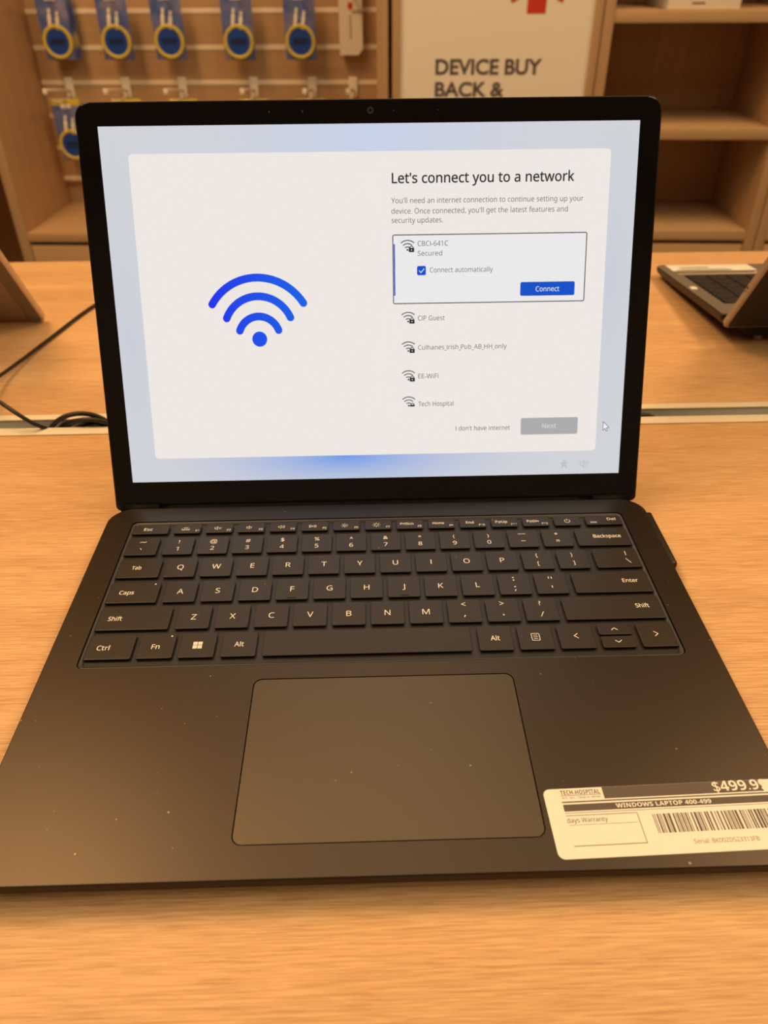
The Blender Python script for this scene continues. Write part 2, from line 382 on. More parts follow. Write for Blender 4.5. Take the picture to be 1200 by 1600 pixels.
# function row
FY0, FY1 = 200.1, 208.3; fy = 204.1
key(-137.4, -117.3, FY0, FY1, [T('Esc', -131.2, fy-1.1, 2.3, 4.8, 'L', .01)])
fx = lambda k: -114.5 + 17.8*k
for k in range(13):
    x0, x1 = fx(k), fx(k)+15; cx = (x0+x1)/2; g = []
    if k < 12: g.append(T('F%d' % (k+1), x1-1.0, FY0+1.4, 1.5, None, 'R', .01))
    ix = cx-1
    if k == 0: g += [P([(ix-2.2, fy-.9), (ix+2.2, fy-.9)], .5), P([(ix-2.2, fy), (ix-1.8, fy)], .4), P([(ix+1.8, fy), (ix+2.2, fy)], .4), P([(ix-.6, fy+.1), (ix-1.1, fy+1.2)], .3), P([(ix+.6, fy+.1), (ix+1.1, fy+1.2)], .3), P([(ix, fy+.2), (ix, fy+1.4)], .3)]
    elif k == 1: g += spk(ix, fy)+[P([(ix+.8, fy-.6), (ix+2, fy+.6)]), P([(ix+.8, fy+.6), (ix+2, fy-.6)])]
    elif k == 2: g += spk(ix, fy)+[ARC(ix, fy, 1.0, -45, 45)]
    elif k == 3: g += spk(ix, fy)+[ARC(ix, fy, 1.0, -45, 45), ARC(ix, fy, 1.8, -45, 45)]
    elif k == 4: g += [P([(ix-2, fy-1.1), (ix-2, fy+1.1), (ix, fy), (ix-2, fy-1.1)], .28), P([(ix+.7, fy-1.1), (ix+.7, fy+1.1)], .3), P([(ix+1.6, fy-1.1), (ix+1.6, fy+1.1)], .3)]
    elif k == 5: g += sun(ix, fy, .8)
    elif k == 6: g += sun(ix, fy, 1.1)
    elif 7 <= k <= 11: g.append(T(['PrtScn', 'Home', 'End', 'PgUp', 'PgDn'][k-7], ix-.7, fy-.5, 2.0, [7.4, 6.4, 4.4, 6.6, 6.6][k-7], 'C', .012))
    else: g += [ARC(cx, fy, 1.5, 125, 415), P([(cx, fy+.3), (cx, fy+1.9)], .3)]
    key(x0, x1, FY0, FY1, g)
key(117.1, 137.2, FY0, FY1, [T('Ins', 119.6, FY0+1.6, 1.6, 3.4, 'L', .012), T('Del', 134.2, fy, 2.1, 4.8, 'R', .012)])
# number row
NY0, NY1 = 181.6, 196.7; PX = 18.83
two = [('!', '1'), ('@', '2'), ('#', '3'), ('$', '4'), ('%', '5'), ('^', '6'), ('&', '7'), ('*', '8'), ('(', '9'), (')', '0'), ('_', '-'), ('+', '=')]
key(-137.4, -120.3, NY0, NY1, [P([(-130.7, 192.2), (-129.6, 192.9), (-128.4, 192.3), (-127.3, 193)], .4), P([(-129.6, 187.2), (-128.7, 186.3)], .4)])
def line_(x, y, w): return P([(x-w/2, y), (x+w/2, y)], .36)
for k, (s1, s2) in enumerate(two):
    x0 = -117.5+PX*k; cx = x0+8.1
    g1 = line_(cx, 193.0, 4.2) if s1 == '_' else T(s1, cx, 191.0 if s1 not in '^*' else 190.6, 3.0 if s1 not in '()' else 2.6)
    g2 = line_(cx, 186.9, 2.4) if s2 == '-' else T(s2, cx, 184.9, 3.1)
    key(x0, x0+16.3, NY0, NY1, [g1, g2])
key(108.4, 137.3, NY0, NY1, [T('Backspace', 133.0, 188.3, 2.7, 15.2, 'R', .012)])
# Q row
QY0, QY1 = 163.0, 178.2
key(-137.2, -115.2, QY0, QY1, [T('Tab', -130.2, 169.6, 2.6, 5.0, 'L', .012)])
for k, s_ in enumerate('QWERTYUIOP'):
    x0 = -112.9+PX*k; key(x0, x0+16.3, QY0, QY1, [T(s_, x0+8.15, 169.0, 3.6)])
for k, (s1, s2) in enumerate((('{', '['), ('}', ']'))):
    x0 = -112.9+PX*(10+k); key(x0, x0+16.3, QY0, QY1, [T(s1, x0+8.1, 172.9, 2.7), T(s2, x0+8.1, 166.3, 2.7)])
key(113.9, 137.3, QY0, QY1, [P([(131.2, 176.1), (131.2, 172.8)], .36), P([(130.3, 170.0), (132.3, 166.4)], .36)])
# A row
AY0, AY1 = 143.9, 159.5
key(-137.3, -112.2, AY0, AY1, [T('Caps', -131.9, 150.2, 2.7, 7.4, 'L', .012), DOT(-114.9, 157.6)])
for k, s_ in enumerate('ASDFGHJKL'):
    x0 = -109.4+PX*k; g = [T(s_, x0+8.15, 149.9, 3.6)]
    if s_ in 'FJ': g = g+[lambda a, x=x0: a.box(x+5.9, x+10.4, 145.0, 145.5, ZK, ZK+.25, 0)]
    key(x0, x0+16.3, AY0, AY1, g)
x0 = -109.4+PX*9; key(x0, x0+16.3, AY0, AY1, [DOT(x0+8.1, 156.6), DOT(x0+8.1, 154.6), DOT(x0+8.1, 149.6), P([(x0+8.2, 147.6), (x0+7.7, 146.3)], .45)])
x0 = -109.4+PX*10; key(x0, x0+16.3, AY0, AY1, [P([(x0+7.4, 156.6), (x0+7.4, 155.2)], .45), P([(x0+8.9, 156.6), (x0+8.9, 155.2)], .45), P([(x0+8.1, 149.8), (x0+8.1, 148.2)], .45)])
key(98.3, 137.4, AY0, AY1, [T('Enter', 131.6, 151.2, 2.6, 8.0, 'R', .012)])
# Z row
ZY0, ZY1 = 124.9, 140.8
key(-137.2, -102.5, ZY0, ZY1, [T('Shift', -132.6, 131.4, 2.7, 6.7, 'L', .012)])
for k, s_ in enumerate('ZXCVBNM'):
    x0 = -99.4+PX*k; key(x0, x0+16.3, ZY0, ZY1, [T(s_, x0+8.15, 131.0, 3.6)])
for k, (s1, s2) in enumerate((('<', ','), ('>', '.'), ('?', '/'))):
    x0 = -99.4+PX*(7+k); cx = x0+8.1
    g1 = T('?', cx, 135.5, 3.2) if s1 == '?' else P([(cx+1, 138.6), (cx-1, 137.5), (cx+1, 136.4)] if s1 == '<' else [(cx-1, 138.6), (cx+1, 137.5), (cx-1, 136.4)], .36)
    g2 = {',': P([(cx+.2, 129.8), (cx-.3, 128.6)], .5), '.': DOT(cx, 129.4), '/': P([(cx-.8, 127.6), (cx+.8, 131)], .36)}[s2]
    key(x0, x0+16.3, ZY0, ZY1, [g1, g2])
key(89.3, 137.5, ZY0, ZY1, [T('Shift', 131.6, 132.4, 2.7, 6.7, 'R', .012)])
# bottom row
BY0, BY1 = 106.1, 121.8; by = 113.0
key(-137.3, -115.9, BY0, BY1, [T('Ctrl', -132.8, 111.9, 2.9, 5.9, 'L', .01)])
key(-113.7, -97.0, BY0, BY1, [T('Fn', -105.6, 112.0, 2.9, 3.8, 'C', .01), DOT(-99.2, 120.0)])
def tiles(a):
    for dx, dy in ((-2.15, .12), (.12, .12), (-2.15, -2.15), (.12, -2.15)): a.rect(-86.2+dx, -86.2+dx+2.03, 113.8+dy, 113.8+dy+2.03, ZL, 1)
key(-94.6, -77.9, BY0, BY1, [tiles])
key(-75.0, -58.7, BY0, BY1, [T('Alt', -66.9, 112.4, 2.9, 4.4, 'C', .01)])
key(-55.7, 41.5, BY0, BY1, name='space_bar')
key(44.9, 61.0, BY0, BY1, [T('Alt', 52.9, 112.4, 2.9, 4.4, 'C', .01)])
cx = 72.0
key(63.8, 80.1, BY0, BY1, [lambda a: a.frame(70.0, 74.0, 111.6, 116.4, ZL, .32, 1, .7)]+[P([(71.0, y), (73.0, y)], .3) for y in (112.9, 114.0, 115.1)])
key(82.8, 99.4, BY0, BY1, [P([(92.0, 115.6), (90.2, 114.1), (92.0, 112.6)], .4)])
key(102.4, 118.1, 114.5, BY1, [P([(108.7, 117.4), (110.2, 118.7), (111.7, 117.4)], .4)])
key(102.4, 118.1, BY0, 113.5, [P([(108.7, 110.6), (110.2, 109.3), (111.7, 110.6)], .4)])
key(120.9, 137.6, BY0, BY1, [P([(128.2, 115.8), (130.0, 114.3), (128.2, 112.8)], .4)])

# lid
TH = .375
lid_at = W(-.157, 235.777, 10.855)
a = MB(); LO = lambda i=0: rr(-154+i, 154-i, -17+i, 202.1-i, (3, 3, 7.5, 7.5), 8)
a.loft([L3(LO(1.2), -4.8), L3(LO(.3), -4.2), L3(LO(0), -3.2), L3(LO(0), -.4), L3(LO(.35), -.1)], 0, True, True, False)
lid = a.build('lid', LIDM, None, 'local'); lid.parent = lp; lid.location = lid_at-lp.location; lid.rotation_euler = (math.pi/2-TH, 0, 0)
def lidpart(mb, name, m, label=None):
    o = mb.build(name, m, None, 'local'); o.parent = lid
    if label: o['label'] = label
    return o
a = MB(); LG = lambda i=0: rr(-153.4+i, 153.4-i, -14.6+i, 201.5-i, (2.5, 2.5, 7, 7), 8)
a.loft([L3(LG(0), -.1), L3(LG(0), .0), L3(LG(.25), .12)], 0, False, True); lidpart(a, 'glass_bezel', GLASS)
a = MB(); a.disc(0, 196.5, .15, 1.75, 0); a.disc(0, 196.5, .17, .75, 1); lidpart(a, 'webcam', [mat('webcam_ring', (.035, .032, .03, 1), .3), GLASS])
HOLE = mat('pin_hole', (.05, .05, .055, 1), .4)
for x, r_ in ((-53, .5), (-35.5, .5), (12.2, .35), (35.5, .35)):
    a = MB(); a.disc(x, 196.3, .15, r_, 0, 10); lidpart(a, 'microphone_hole', HOLE)
# the lit display and what it shows
d = MB(); Zd = .16; s_ = .025
mats = [UI_BG, UI_CARD, UI_TEXT, UI_GREY, UI_BLUE, UI_WHITE, UI_BTN, UI_LINE, UI_PANEL, UI_FAINT, UI_LINK, UI_WIFI, UI_BTNT]
BG, CA, TX, GR, BL, WH, BT, LI, PA, FA, LK, WI, BTT = range(13)
d.rect(-142.65, 142.65, 0, 190.2, Zd, BG)
z1, z2, z3, z4 = Zd+s_, Zd+2*s_, Zd+3*s_, Zd+4*s_
d.rect(-128.2, 128.1, 13.7, 176.7, z1, CA, 2.2)
d.text("Let's connect you to a network", 10.8, 160.8, z2, 5.0, 98.2, TX, .016)
for y, w, st in ((150.7, 104, "You'll need an internet connection to continue setting up your"), (145.4, 95.7, "device. Once connected, you'll get the latest features and"), (140.7, 27.9, "security updates.")):
    d.text(st, 10.4, y, z2, 2.7, w, GR)
d.rect(10.7, 117.4, 98.2, 134.8, z2, PA, 1.0); d.frame(10.7, 117.4, 98.2, 134.8, z3, .55, LI, 1.0)
d.rect(11.35, 12.05, 102.8, 129.9, z4, BL)
def wifi(x, y, cut=False):      # x, y: foot of the icon; three arcs, a dot, a padlock
    for r in (2.0, 3.7, 5.4): d.arcband(x, y, r-.28, r+.28, 48, 132, z3, LI, 12, False)
    d.disc(x, y+.45, z3, .55, LI, 12)
    if not cut: d.rect(x+.7, x+3.6, y-.7, y+1.5, z4, TX, .25); d.disc(x+2.15, y+.4, z4+.01, .32, PA, 10)
    else: d.rect(x+.65, x+3.45, y-.1, y+.9, z4, TX)
    d.arcband(x+2.15, y+(1.5 if not cut else .9), .65, 1.1, 0, 180, z4, TX, 10, False)
for x, y, w, st in ((19.0, 126.3, 16.7, 'CBCI-641C'), (19.0, 88.3, 15.0, 'CIP Guest'), (19.0, 72.2, 50.1, 'Culhanes_Irish_Pub_AB_HH_only'), (19.0, 56.2, 11.5, 'EE-WiFi'), (19.0, 41.4, 20.2, 'Tech Hospital')):
    cut = st[0] == 'T'; wifi(x, y, cut)
    yb = {'CBCI-641C': 128.7, 'CIP Guest': 89.2, 'Culhanes_Irish_Pub_AB_HH_only': 73.2, 'EE-WiFi': 57.2, 'Tech Hospital': 41.4}[st]
    if '_' in st:
        xx = 24.5; segs = st.split('_'); nat = [glyphs(q, 0)[3]-glyphs(q, 0)[2] for q in segs]
        k_ = (w-5*1.5)/sum(nat)
        for i, g_ in enumerate(segs):
            d.text(g_, xx, yb, z3, 2.55, nat[i]*k_, GR); xx += nat[i]*k_+.2
            if i < 5: d.rect(xx, xx+1.1, yb-.7, yb-.42, z3, GR); xx += 1.3
    else: d.text(st, 24.5, yb, z3, 2.6, w, GR)
d.text('Secured', 24.5, 123.6, z3, 2.6, 13.4, GR)
d.rect(24.1, 29.0, 113.4, 118.3, z3, BL, .9); d.stroke([(25.3, 115.8), (26.3, 114.8), (28.0, 116.8)], .4, z4, WH)
d.text('Connect automatically', 31.2, 114.8, z3, 2.6, 34.8, GR)
d.rect(81.4, 111.7, 101.6, 109.0, z3, BL, .9); d.text('Connect', 96.6, 103.9, z4, 2.65, 13.1, WH, 0, 'C')
d.rect(83.9, 117.0, 23.8, 33.5, z2, BT, .9); d.text('Next', 100.4, 27.4, z3, 2.65, 8.2, BTT, .01, 'C')
d.text("I don't have internet", 46.1, 26.9, z2, 2.6, 31.5, LK)
for r0, r1, cy, hw in (): pass
def big(apex_o, apex_i, ex, ey):    # outer apex, inner apex, half width to the outer end, height of the end centre
    ym = (apex_o+apex_i)/2; w_ = apex_o-apex_i; X = ex-w_/2; h_ = ym-ey
    R = (X*X+h_*h_)/(2*h_); an = math.degrees(math.asin(min(X/R, 1)))
    if h_ > R: an = 180-an
    d.arcband(-64.2, ym-R, R-w_/2, R+w_/2, 90-an, 90+an, z2, WI, 40)
big(115.6, 111.4, 27.3, 99.6); big(105.7, 101.5, 19.8, 92.0); big(94.9, 90.7, 12.9, 85.2)
d.disc(-64.2, 80.5, z2, 4.15, WI, 40)
# pointer and the faint corner icons
cur = [(131.9, 30.6), (131.9, 25.5), (133.1, 26.6), (133.9, 25.0), (134.6, 25.4), (133.9, 26.9), (135.5, 27.0)]
d.plate(cur, [], z3, WH); d.stroke(cur+cur[:1], .3, z4, LI)
d.arcband(110.2, 7.6, .45, .75, 0, 360, z2, FA, 12, False); d.stroke([(108, 6.6), (112.4, 6.6)], .4, z2, FA); d.stroke([(109, 3.6), (109.6, 6.4)], .4, z2, FA); d.stroke([(111.4, 3.6), (110.8, 6.4)], .4, z2, FA); d.stroke([(109.5, 5.2), (110.9, 5.2)], .4, z2, FA)
d.stroke([(119.6, 5.1), (119.6, 6.7), (120.6, 6.7), (121.9, 8), (121.9, 3.8), (120.6, 5.1), (119.6, 5.1)], .35, z2, FA)
for r in (1.3, 2.3): d.arcband(121.9, 5.9, r-.15, r+.15, -45, 45, z2, FA, 8, False)
lidpart(d, 'display', mats, 'lit white and pale blue display')
# hinge
a = MB(); a.rbox(-124, 121, 221.5, 233, -9, -2.2, 2); a.build('hinge_cover', KEYS, lp)
for x in (-139, 138):
    a = MB(); a.tube([(x-11, 229, -4), (x+11, 229, -4)], 3.6, 0, 14); a.build('hinge', KEYS, lp)

# price sticker on the palm rest
a = MB(); a.M = Matrix.Translation((60.0, 4.2, 0)) @ Matrix.Rotation(math.radians(1.35), 4, 'Z')
zs = .10; o1 = rr(0, 91.5, 0, 28.3, 2.6)
a.loft([L3(o1, .005), L3(o1, zs)], 0, False, True)
z1_, z2_ = zs+.02, zs+.04
a.rect(22.9, 84.6, 23.3, 28.25, z1_, 1)
a.text('$499.99', 65.6, 24.1, z2_, 4.3, 21.4, 0, .03)
a.text('TECH-HOSPITAL', 6.6, 25.6, z1_, 1.9, 15.2, 1, .03); a.rect(6.4, 22, 25.15, 25.35, z1_, 1)
a.text('BUY - SELL - TRADE IN - REPAIR', 6.8, 23.9, z1_, .75, 14.8, 1, .01)
a.rect(6.3, 91.2, 22.2, 22.75, z1_, 1); a.rect(6.4, 91.2, 18.6, 21.5, z1_, 1)
a.text('WINDOWS LAPTOP 400-499', 26.3, 19.25, z2_, 1.75, 36.4, 0, .03)
a.rect(6.4, 91.2, 17.8, 18.0, z1_, 1)
for x0, x1, y0, y1 in ((6.5, 33.2, 16.7, 16.95), (6.5, 32.6, 12.9, 13.05), (6.5, 33.3, 4.6, 4.9)): a.rect(x0, x1, y0, y1, z1_, 1)
a.rect(33.1, 33.35, 4.6, 16.9, z1_, 1)
a.text('days Warranty', 6.4, 14.0, z1_, 1.8, 15.2, 1, .008)
rnd = random.Random(4); x = 38.6
while x < 87:
    w_ = rnd.choice((.3, .3, .6, .6, .9)); a.rect(x, x+w_, 8.2, 15.9, z1_, 1); x += w_+rnd.choice((.3, .3, .35, .6, .9))
a.text('Serial: BK002DS23313FB', 50.2, 3.5, z1_, 1.7, 24.0, 1)
tag(a.build('price_sticker', [LABELW, LABELK], lp), 'white price sticker with barcode')

# charging plug with its cord
cp = thing('charging_cable', 'black charging plug pushed into the rear right side of the black laptop', 'cable', W(156, 192, -15))
a = MB(); a.M = Matrix.Translation((156.4, 192, -6.4)); a.rbox(-2.2, 2.4, -23, 24, -3.2, 3.2, 1.4, 0, 3); a.build('plug', BLACKP, cp)
def smooth_path(pts, n=10):
    P_ = [Vector(q) for q in pts]; P_ = [2*P_[0]-P_[1]]+P_+[2*P_[-1]-P_[-2]]; out = []
    for i in range(1, len(P_)-2):
        p0, p1, p2, p3 = P_[i-1:i+3]
        for k in range(n):
            t_ = k/n; out.append(.5*((2*p1)+(p2-p0)*t_+(2*p0-5*p1+4*p2-p3)*t_*t_+(3*p1-p0-3*p2+p3)*t_**3))
    return out+[P_[-2]]
a = MB(); a.tube(smooth_path([(156, 214, -7), (152, 232, -11), (140, 262, -12.8), (130, 310, -12.2), (134, 338, -11.6), (146, 352, -20), (170, 354, -24), (192, 354, -17.5), (204, 354, -18.5), (216, 353, -28), (232, 353, -40)]), 2.0); a.build('cord', CORD, cp)

# ------------------------------------------------------------------ cables at the left
a = MB(); a.tube(smooth_path([(-196, 690, -12.9), (-240, 640, -12.9), (-266.6, 580.6, -12.9), (-284, 500, -12.6), (-291, 455, -11), (-294, 417, -7), (-291, 388, 0), (-281, 366, 5), (-265, 352, 4), (-251, 343.5, -1), (-243, 343.5, -8), (-236, 347, -15), (-228, 354, -26), (-214, 357, -46)], 12), 1.5)
tag(a.build('power_cable', CORD, None), 'thin black cable looping up from the cable channel past the left table edge', 'cable')
a = MB()
for k, (rx, rz, cx_, cz_, yo) in enumerate(((27, 27, -213, -33, 352.2), (24, 22.5, -213, -35, 355.4), (26, 24, -205, -33, 350.2), (20, 16.5, -216, -36, 351.2), (29, 20, -200, -36, 356.5), (17, 12, -212, -38, 353.4))):
    a.tube([(cx_+rx*math.cos(t_)-6*math.sin(t_)*0, yo+1.6*math.sin(2*t_+k), cz_+rz*math.sin(t_)) for t_ in [2*math.pi*i/48 for i in range(48)]], 1.8, 0, 10, True)
tag(a.build('cable_coil', CORD, None), 'coiled bundle of black cable pushed into the cream cable channel', 'cable')

# ------------------------------------------------------------------ grey tablet at the left edge
tb = thing('tablet_computer', 'grey tablet computer seen from behind at the left edge of the table', 'tablet', W(-430, 545, -15))
al = math.radians(33.9)
def tabpart(mb, name, m, label=None):
    o = mb.build(name, m, None, 'local'); o.parent = tb; o.location = W(-300.6, 545, -15)-tb.location; o.rotation_euler = (math.pi/2+al, 0, 0)
    if label: o['label'] = label
    return o
# local: x along the width, y up the tablet, z towards the viewer's side (its back)
a = MB(); q = lambda i=0: rr(-292+i, -i, i, 201-i, 6)
a.loft([L3(q(.8), -6.5), L3(q(0), -5.8), L3(q(0), -1.2), L3(q(1.6), 0)], 1); a.plate(q(1.6), [], 0, 0); a.plate(q(.8)[::-1], [], -6.5, 2)
tabpart(a, 'tablet_body', [GREYT, GREYTE, GLASS])
a = MB(); a.rbox(-279, -14, 6, 104, -.2, .5, .2); tabpart(a, 'kickstand', GREYTK)
# the kickstand's prop, out to the table
a = MB(); a.M = Matrix.Translation((-470, 490, 30)) @ Matrix.Rotation(.40, 4, 'X'); a.rbox(-30, 30, -2, 2, -49, 36, .8); a.build('prop', GREYT, tb)
ROOT[tb.name] = Vector(tb.location)

# ------------------------------------------------------------------ silver laptop at the right
rl = thing('laptop', 'silver laptop facing away at the right edge, price label on its palm rest', 'laptop', W(450, 565, -15))
tl = math.atan2(15.5, 172)
def rlp(mb, name, m, label=None, lidp=False):
    o = mb.build(name, m, None, 'local'); o.parent = rl
    if lidp: o.location = W(295, 469.5, 6.0)-rl.location; o.rotation_euler = (math.pi/2+math.radians(32.5), 0, 0)
    else: o.location = W(295, 474, 12)-rl.location; o.rotation_euler = (-tl, 0, 0)
    if label: o['label'] = label
    return o
# base local: x across, y from the hinge to the front edge, z up from the deck
a = MB(); q = lambda i=0: rr(i, 322-i, i, 173-i, (2, 2, 9, 9))
a.loft([L3(q(.8), 0), L3(q(0), -1), L3(q(.5), -5), L3(q(6), -10.5)], 1, False, True); a.plate(q(.8), [], 0, 0)
bmesh.ops.recalc_face_normals(a.bm, faces=a.bm.faces[:]); rlp(a, 'base', [SILVER, SILVER_SHADE])
a = MB(); a.rect(14, 308, 30, 129, .06, 0)
for r_i in range(6):
    for k in range(15): a.rbox(16+19.4*k, 32.8+19.4*k, 31.5+16.2*r_i, 45.5+16.2*r_i, .06, 1.2, .3)
rlp(a, 'keyboard', DKKEY, 'dark keyboard')
a = MB(); a.rbox(9, 313, 129, 131.5, 0, 1.2, .4); a.rbox(88, 160, 131.5, 139, 0, .8, .3); rlp(a, 'trim_bar', GREYTE)
a = MB(); a.rbox(3.5, 9, 77, 84, -.4, .9, .4); rlp(a, 'port_marking', WHITEP)
a = MB(); a.rbox(10, 95, 146, 170.5, 0, .25, .1)
for k, (x0, x1, y0, y1) in enumerate(((20, 50, 157, 160), (20, 68, 151.5, 153), (14, 70, 147.0, 149.5))): a.rect(x0, x1, y0, y1, .3, 1)
rlp(a, 'price_sticker', [LABELW, LABELK], 'white price sticker')
for x in (40, 282):
    a = MB(); a.rbox(x-3, x+3, 6, 13, -26.4, -9.5, 1.5); rlp(a, 'rubber_foot', SILVER)
a = MB(); a.rbox(24, 300, 1, 20, -21, -8, 3); rlp(a, 'hinge_shade_bar', RUB)  # added dark bar standing in for the deep shade under the hinge
for x in (40, 282):
    a = MB(); a.rbox(x-8, x+8, 157, 165, -11.9, -9, .6); rlp(a, 'rubber_foot', RUB)
# lid local: y up the lid, z towards the viewer (its back)
a = MB(); q = lambda i=0: rr(i, 322-i, i, 212-i, (3, 3, 8, 8))
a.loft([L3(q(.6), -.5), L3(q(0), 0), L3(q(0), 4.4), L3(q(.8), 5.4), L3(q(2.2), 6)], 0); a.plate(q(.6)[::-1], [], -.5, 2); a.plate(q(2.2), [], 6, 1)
rlp(a, 'lid', [SILVERE, SILVER_SHADE, GLASS], None, True)
a = MB(); a.M = Matrix.Rotation(-math.pi/2, 4, 'Y'); a.disc(1.6, 48, .06, 1.3, 0, 12); a.disc(1.6, 44, .06, .8, 0, 12); rlp(a, 'screw_cap', RUB, None, True)
a = MB(); a.tube([(12, -1, -1.5), (310, -1, -1.5)], 4.2, 0, 14); rlp(a, 'hinge', SILVER_SHADE, None, True)

# ------------------------------------------------------------------ display furniture at the back (shelf frame)
TOP = 1330
def spart(mb, name, m, par, label=None, up=0):
    o = mb.build(name, m, None, 'local'); o.parent = par
    o.location = Matrix.Rotation(-YAW, 3, 'Z') @ (SH(0, 0, 0)-SHOME[par.name]) if par.name in SHOME else (0, 0, 0)
    if label: o['label'] = label
    return o
SHOME = {}
def sthing(name, label, cat, u, v, z, group=None):
    o = thing(name, label, cat, SH(u, v, z), group, SROT); SHOME[o.name] = SH(u, v, z); return o
def B(*b, r=1.0): a = MB(); a.rbox(*b, r); return a

# slat-wall bay
ds = sthing('display_cabinet', 'oak display bay with a slatted back panel for hanging goods, behind the table at left', 'display unit', -430, 150, FL)
spart(B(-893, -868, 0, 330, FL, TOP), 'side_panel', SHELF_V, ds); spart(B(30, 55, 0, 330, FL, TOP), 'side_panel', SHELF_V, ds)
spart(B(-868, 30, 0, 330, TOP-25, TOP), 'top_panel', SHELF_H, ds)
spart(B(-868, 30, 2, 312, -336, -314), 'bottom_shelf', SHELF_H, ds)
spart(B(-868, 30, 312, 330, FL, TOP-25, r=.5), 'back_panel', SHELF_V, ds)
a = MB(); zz = [-258]+[66+78.5*k for k in range(-4, 16)]
gz = [66+78.5*k for k in range(-4, 16)]
lo = -258
for g_ in gz: 
    a.box(-867.5, 29.5, 299, 311, lo, g_-5); lo = g_+5
a.box(-867.5, 29.5, 299, 311, lo, TOP-26)
sp = spart(a, 'slat_panel', SHELF_H, ds)
for g_ in gz:
    i_ = MB(); i_.box(-867.5, 29.5, 305, 311, g_-5, g_+5); i_.box(-867.5, 29.5, 297.5, 305, g_-5.5, g_-3.2); i_.box(-867.5, 29.5, 297.5, 299, g_-6, g_+6)
    o = i_.build('slat_insert', ALU, None, 'local'); o.parent = sp
for u0, u1 in ((-866, -420), (-417, 28)):
    o = spart(B(u0, u1, 4, 24, FL+70, -346), 'drawer', SHELF_H, ds)
spart(B(-868, 30, 30, 300, FL, FL+65), 'plinth', SHELF_H, ds)

# bookcases left and right
def bookcase(u0, u1, label, shelves, dep=300, doors=True, right=True):
    o = sthing('bookcase', label, 'bookcase', (u0+u1)/2, 150, FL)
    spart(B(u0, u0+23, 0, dep+20, FL, TOP), 'side_panel', SHELF_V, o); (spart(B(u1-23, u1, 0, dep+20, FL, TOP), 'side_panel', SHELF_V, o) if right else spart(B(u1-23, u1, dep-150, dep+20, FL, TOP), 'side_panel', SHELF_V, o))
    spart(B(u0+23, u1-23, dep, dep+18, FL, TOP-25, r=.5), 'back_panel', SHELF_V, o)
    spart(B(u0+23, u1-23, 0, dep+20, TOP-25, TOP), 'top_panel', SHELF_H, o)
    for z in shelves: spart(B(u0+23, u1-23, 3, dep, z-24, z), 'shelf', SHELF_H, o)
    if doors: spart(B(u0+25, u1-25, 4, 24, FL+70, min(shelves)-34), 'drawer', SHELF_H, o)
    spart(B(u0+23, u1-23, 30, dep, FL, FL+65), 'plinth', SHELF_H, o); return o
bookcase(514, 955, 'oak bookcase with empty cubbies beside the poster, behind the table at right', (-297, -70, 158, 400, 660, 920, 1150))
bookcase(957.5, 1400, 'oak bookcase at the far right edge, only its side post in view', (-297, -70, 158, 400, 660, 920, 1150))
bookcase(-1360, -893.5, 'oak bookcase at the far left edge, left of the slatted bay, with a dark cubby', (-690, -112, 180, 460, 740, 1020), 560, right=False)  # extra depth and an unseen low shelf added to keep the cubby shaded

# poster panel between them
ps = sthing('poster_panel', 'tall white poster in an oak frame with a red star and bold dark lettering', 'poster', 290, 10, FL)
spart(B(64, 82, -4, 60, FL, TOP), 'frame', SHELF_V, ps); spart(B(495, 511.5, -4, 60, FL, TOP), 'frame', SHELF_V, ps); spart(B(82, 495, -4, 60, TOP-20, TOP), 'frame', SHELF_H, ps); spart(B(82, 495, -4, 60, FL, FL+60), 'frame', SHELF_H, ps)
a = MB(); a.box(82, 495, 4, 12, FL+60, TOP-20, 0)
a.text('DEVICE BUY', 160, 39, 3.4, 29.5, 234, 1, .03, 'L', True, True)
a.text('BACK &', 160, -4.5, 3.4, 28.5, 155, 1, .03, 'L', True, True)
for k in range(3):
    ang = math.radians(60*k); c_, s2 = math.cos(ang), math.sin(ang)
    a.poly([(371+x*c_-z*s2, 3.3-.1*k, 224+x*s2+z*c_) for x, z in ((-20, -72), (20, -72), (20, 72), (-20, 72))], 2)
spart(a, 'poster', [POSTER, POSTT, REDP], ps, 'white poster with red star and lettering')

# product boxes on the upper shelf
bx = sthing('product_box', 'white product box lying on the upper shelf of the right bookcase', 'box', 720, 60, 158)
a = MB(); a.rbox(-72, 80, -45, 120, 0, 58, .8, 0); a.build('carton', BOXW, bx, 'local')
a = MB(); a.box(-80, -72.2, -44, 119, 1, 57, 0); a.build('spine', BOXG, bx, 'local')
a = MB(); a.box(-22, 6, -45.6, -45.2, 9, 12, 0); a.M = Matrix.Rotation(-.5, 4, 'Y'); tag(a.build('print_mark', POSTT, bx, 'local'), 'dark printed mark')

# peg hooks in the slat wall
def hook_at(u, z, label, first=[None]):
    if first[0] is None:
        o = sthing('peg_hook', label, 'hook', u, 296.5, z, 'white peg hooks on the slatted panel')
        a = MB(); a.rbox(-11, 11, -5, 0, -46, 2, 1); a.build('back_plate', WHITEP, o, 'local')
        a = MB(); a.tube([(0, -3, -28), (0, -150, -9), (0, -158, -9)], 3.2, 0, 8); a.rbox(-5, 5, -162, -157, -17, -5, 1); a.build('upper_prong', WHITEP, o, 'local')
        a = MB(); a.tube([(0, -3, -43), (0, -90, -43), (0, -112, -41), (0, -120, -35)], 2.6, 0, 8); a.build('lower_prong', WHITEP, o, 'local')
        first[0] = o
    else:
        o = copy_thing(first[0]); o.location = SH(u, 296.5, z)
    o['label'] = label; return o
NTH = ['leftmost', 'second', 'third', 'fourth', 'fifth', 'sixth']
HU = [-794, -643, -494, -306, -153, -47]
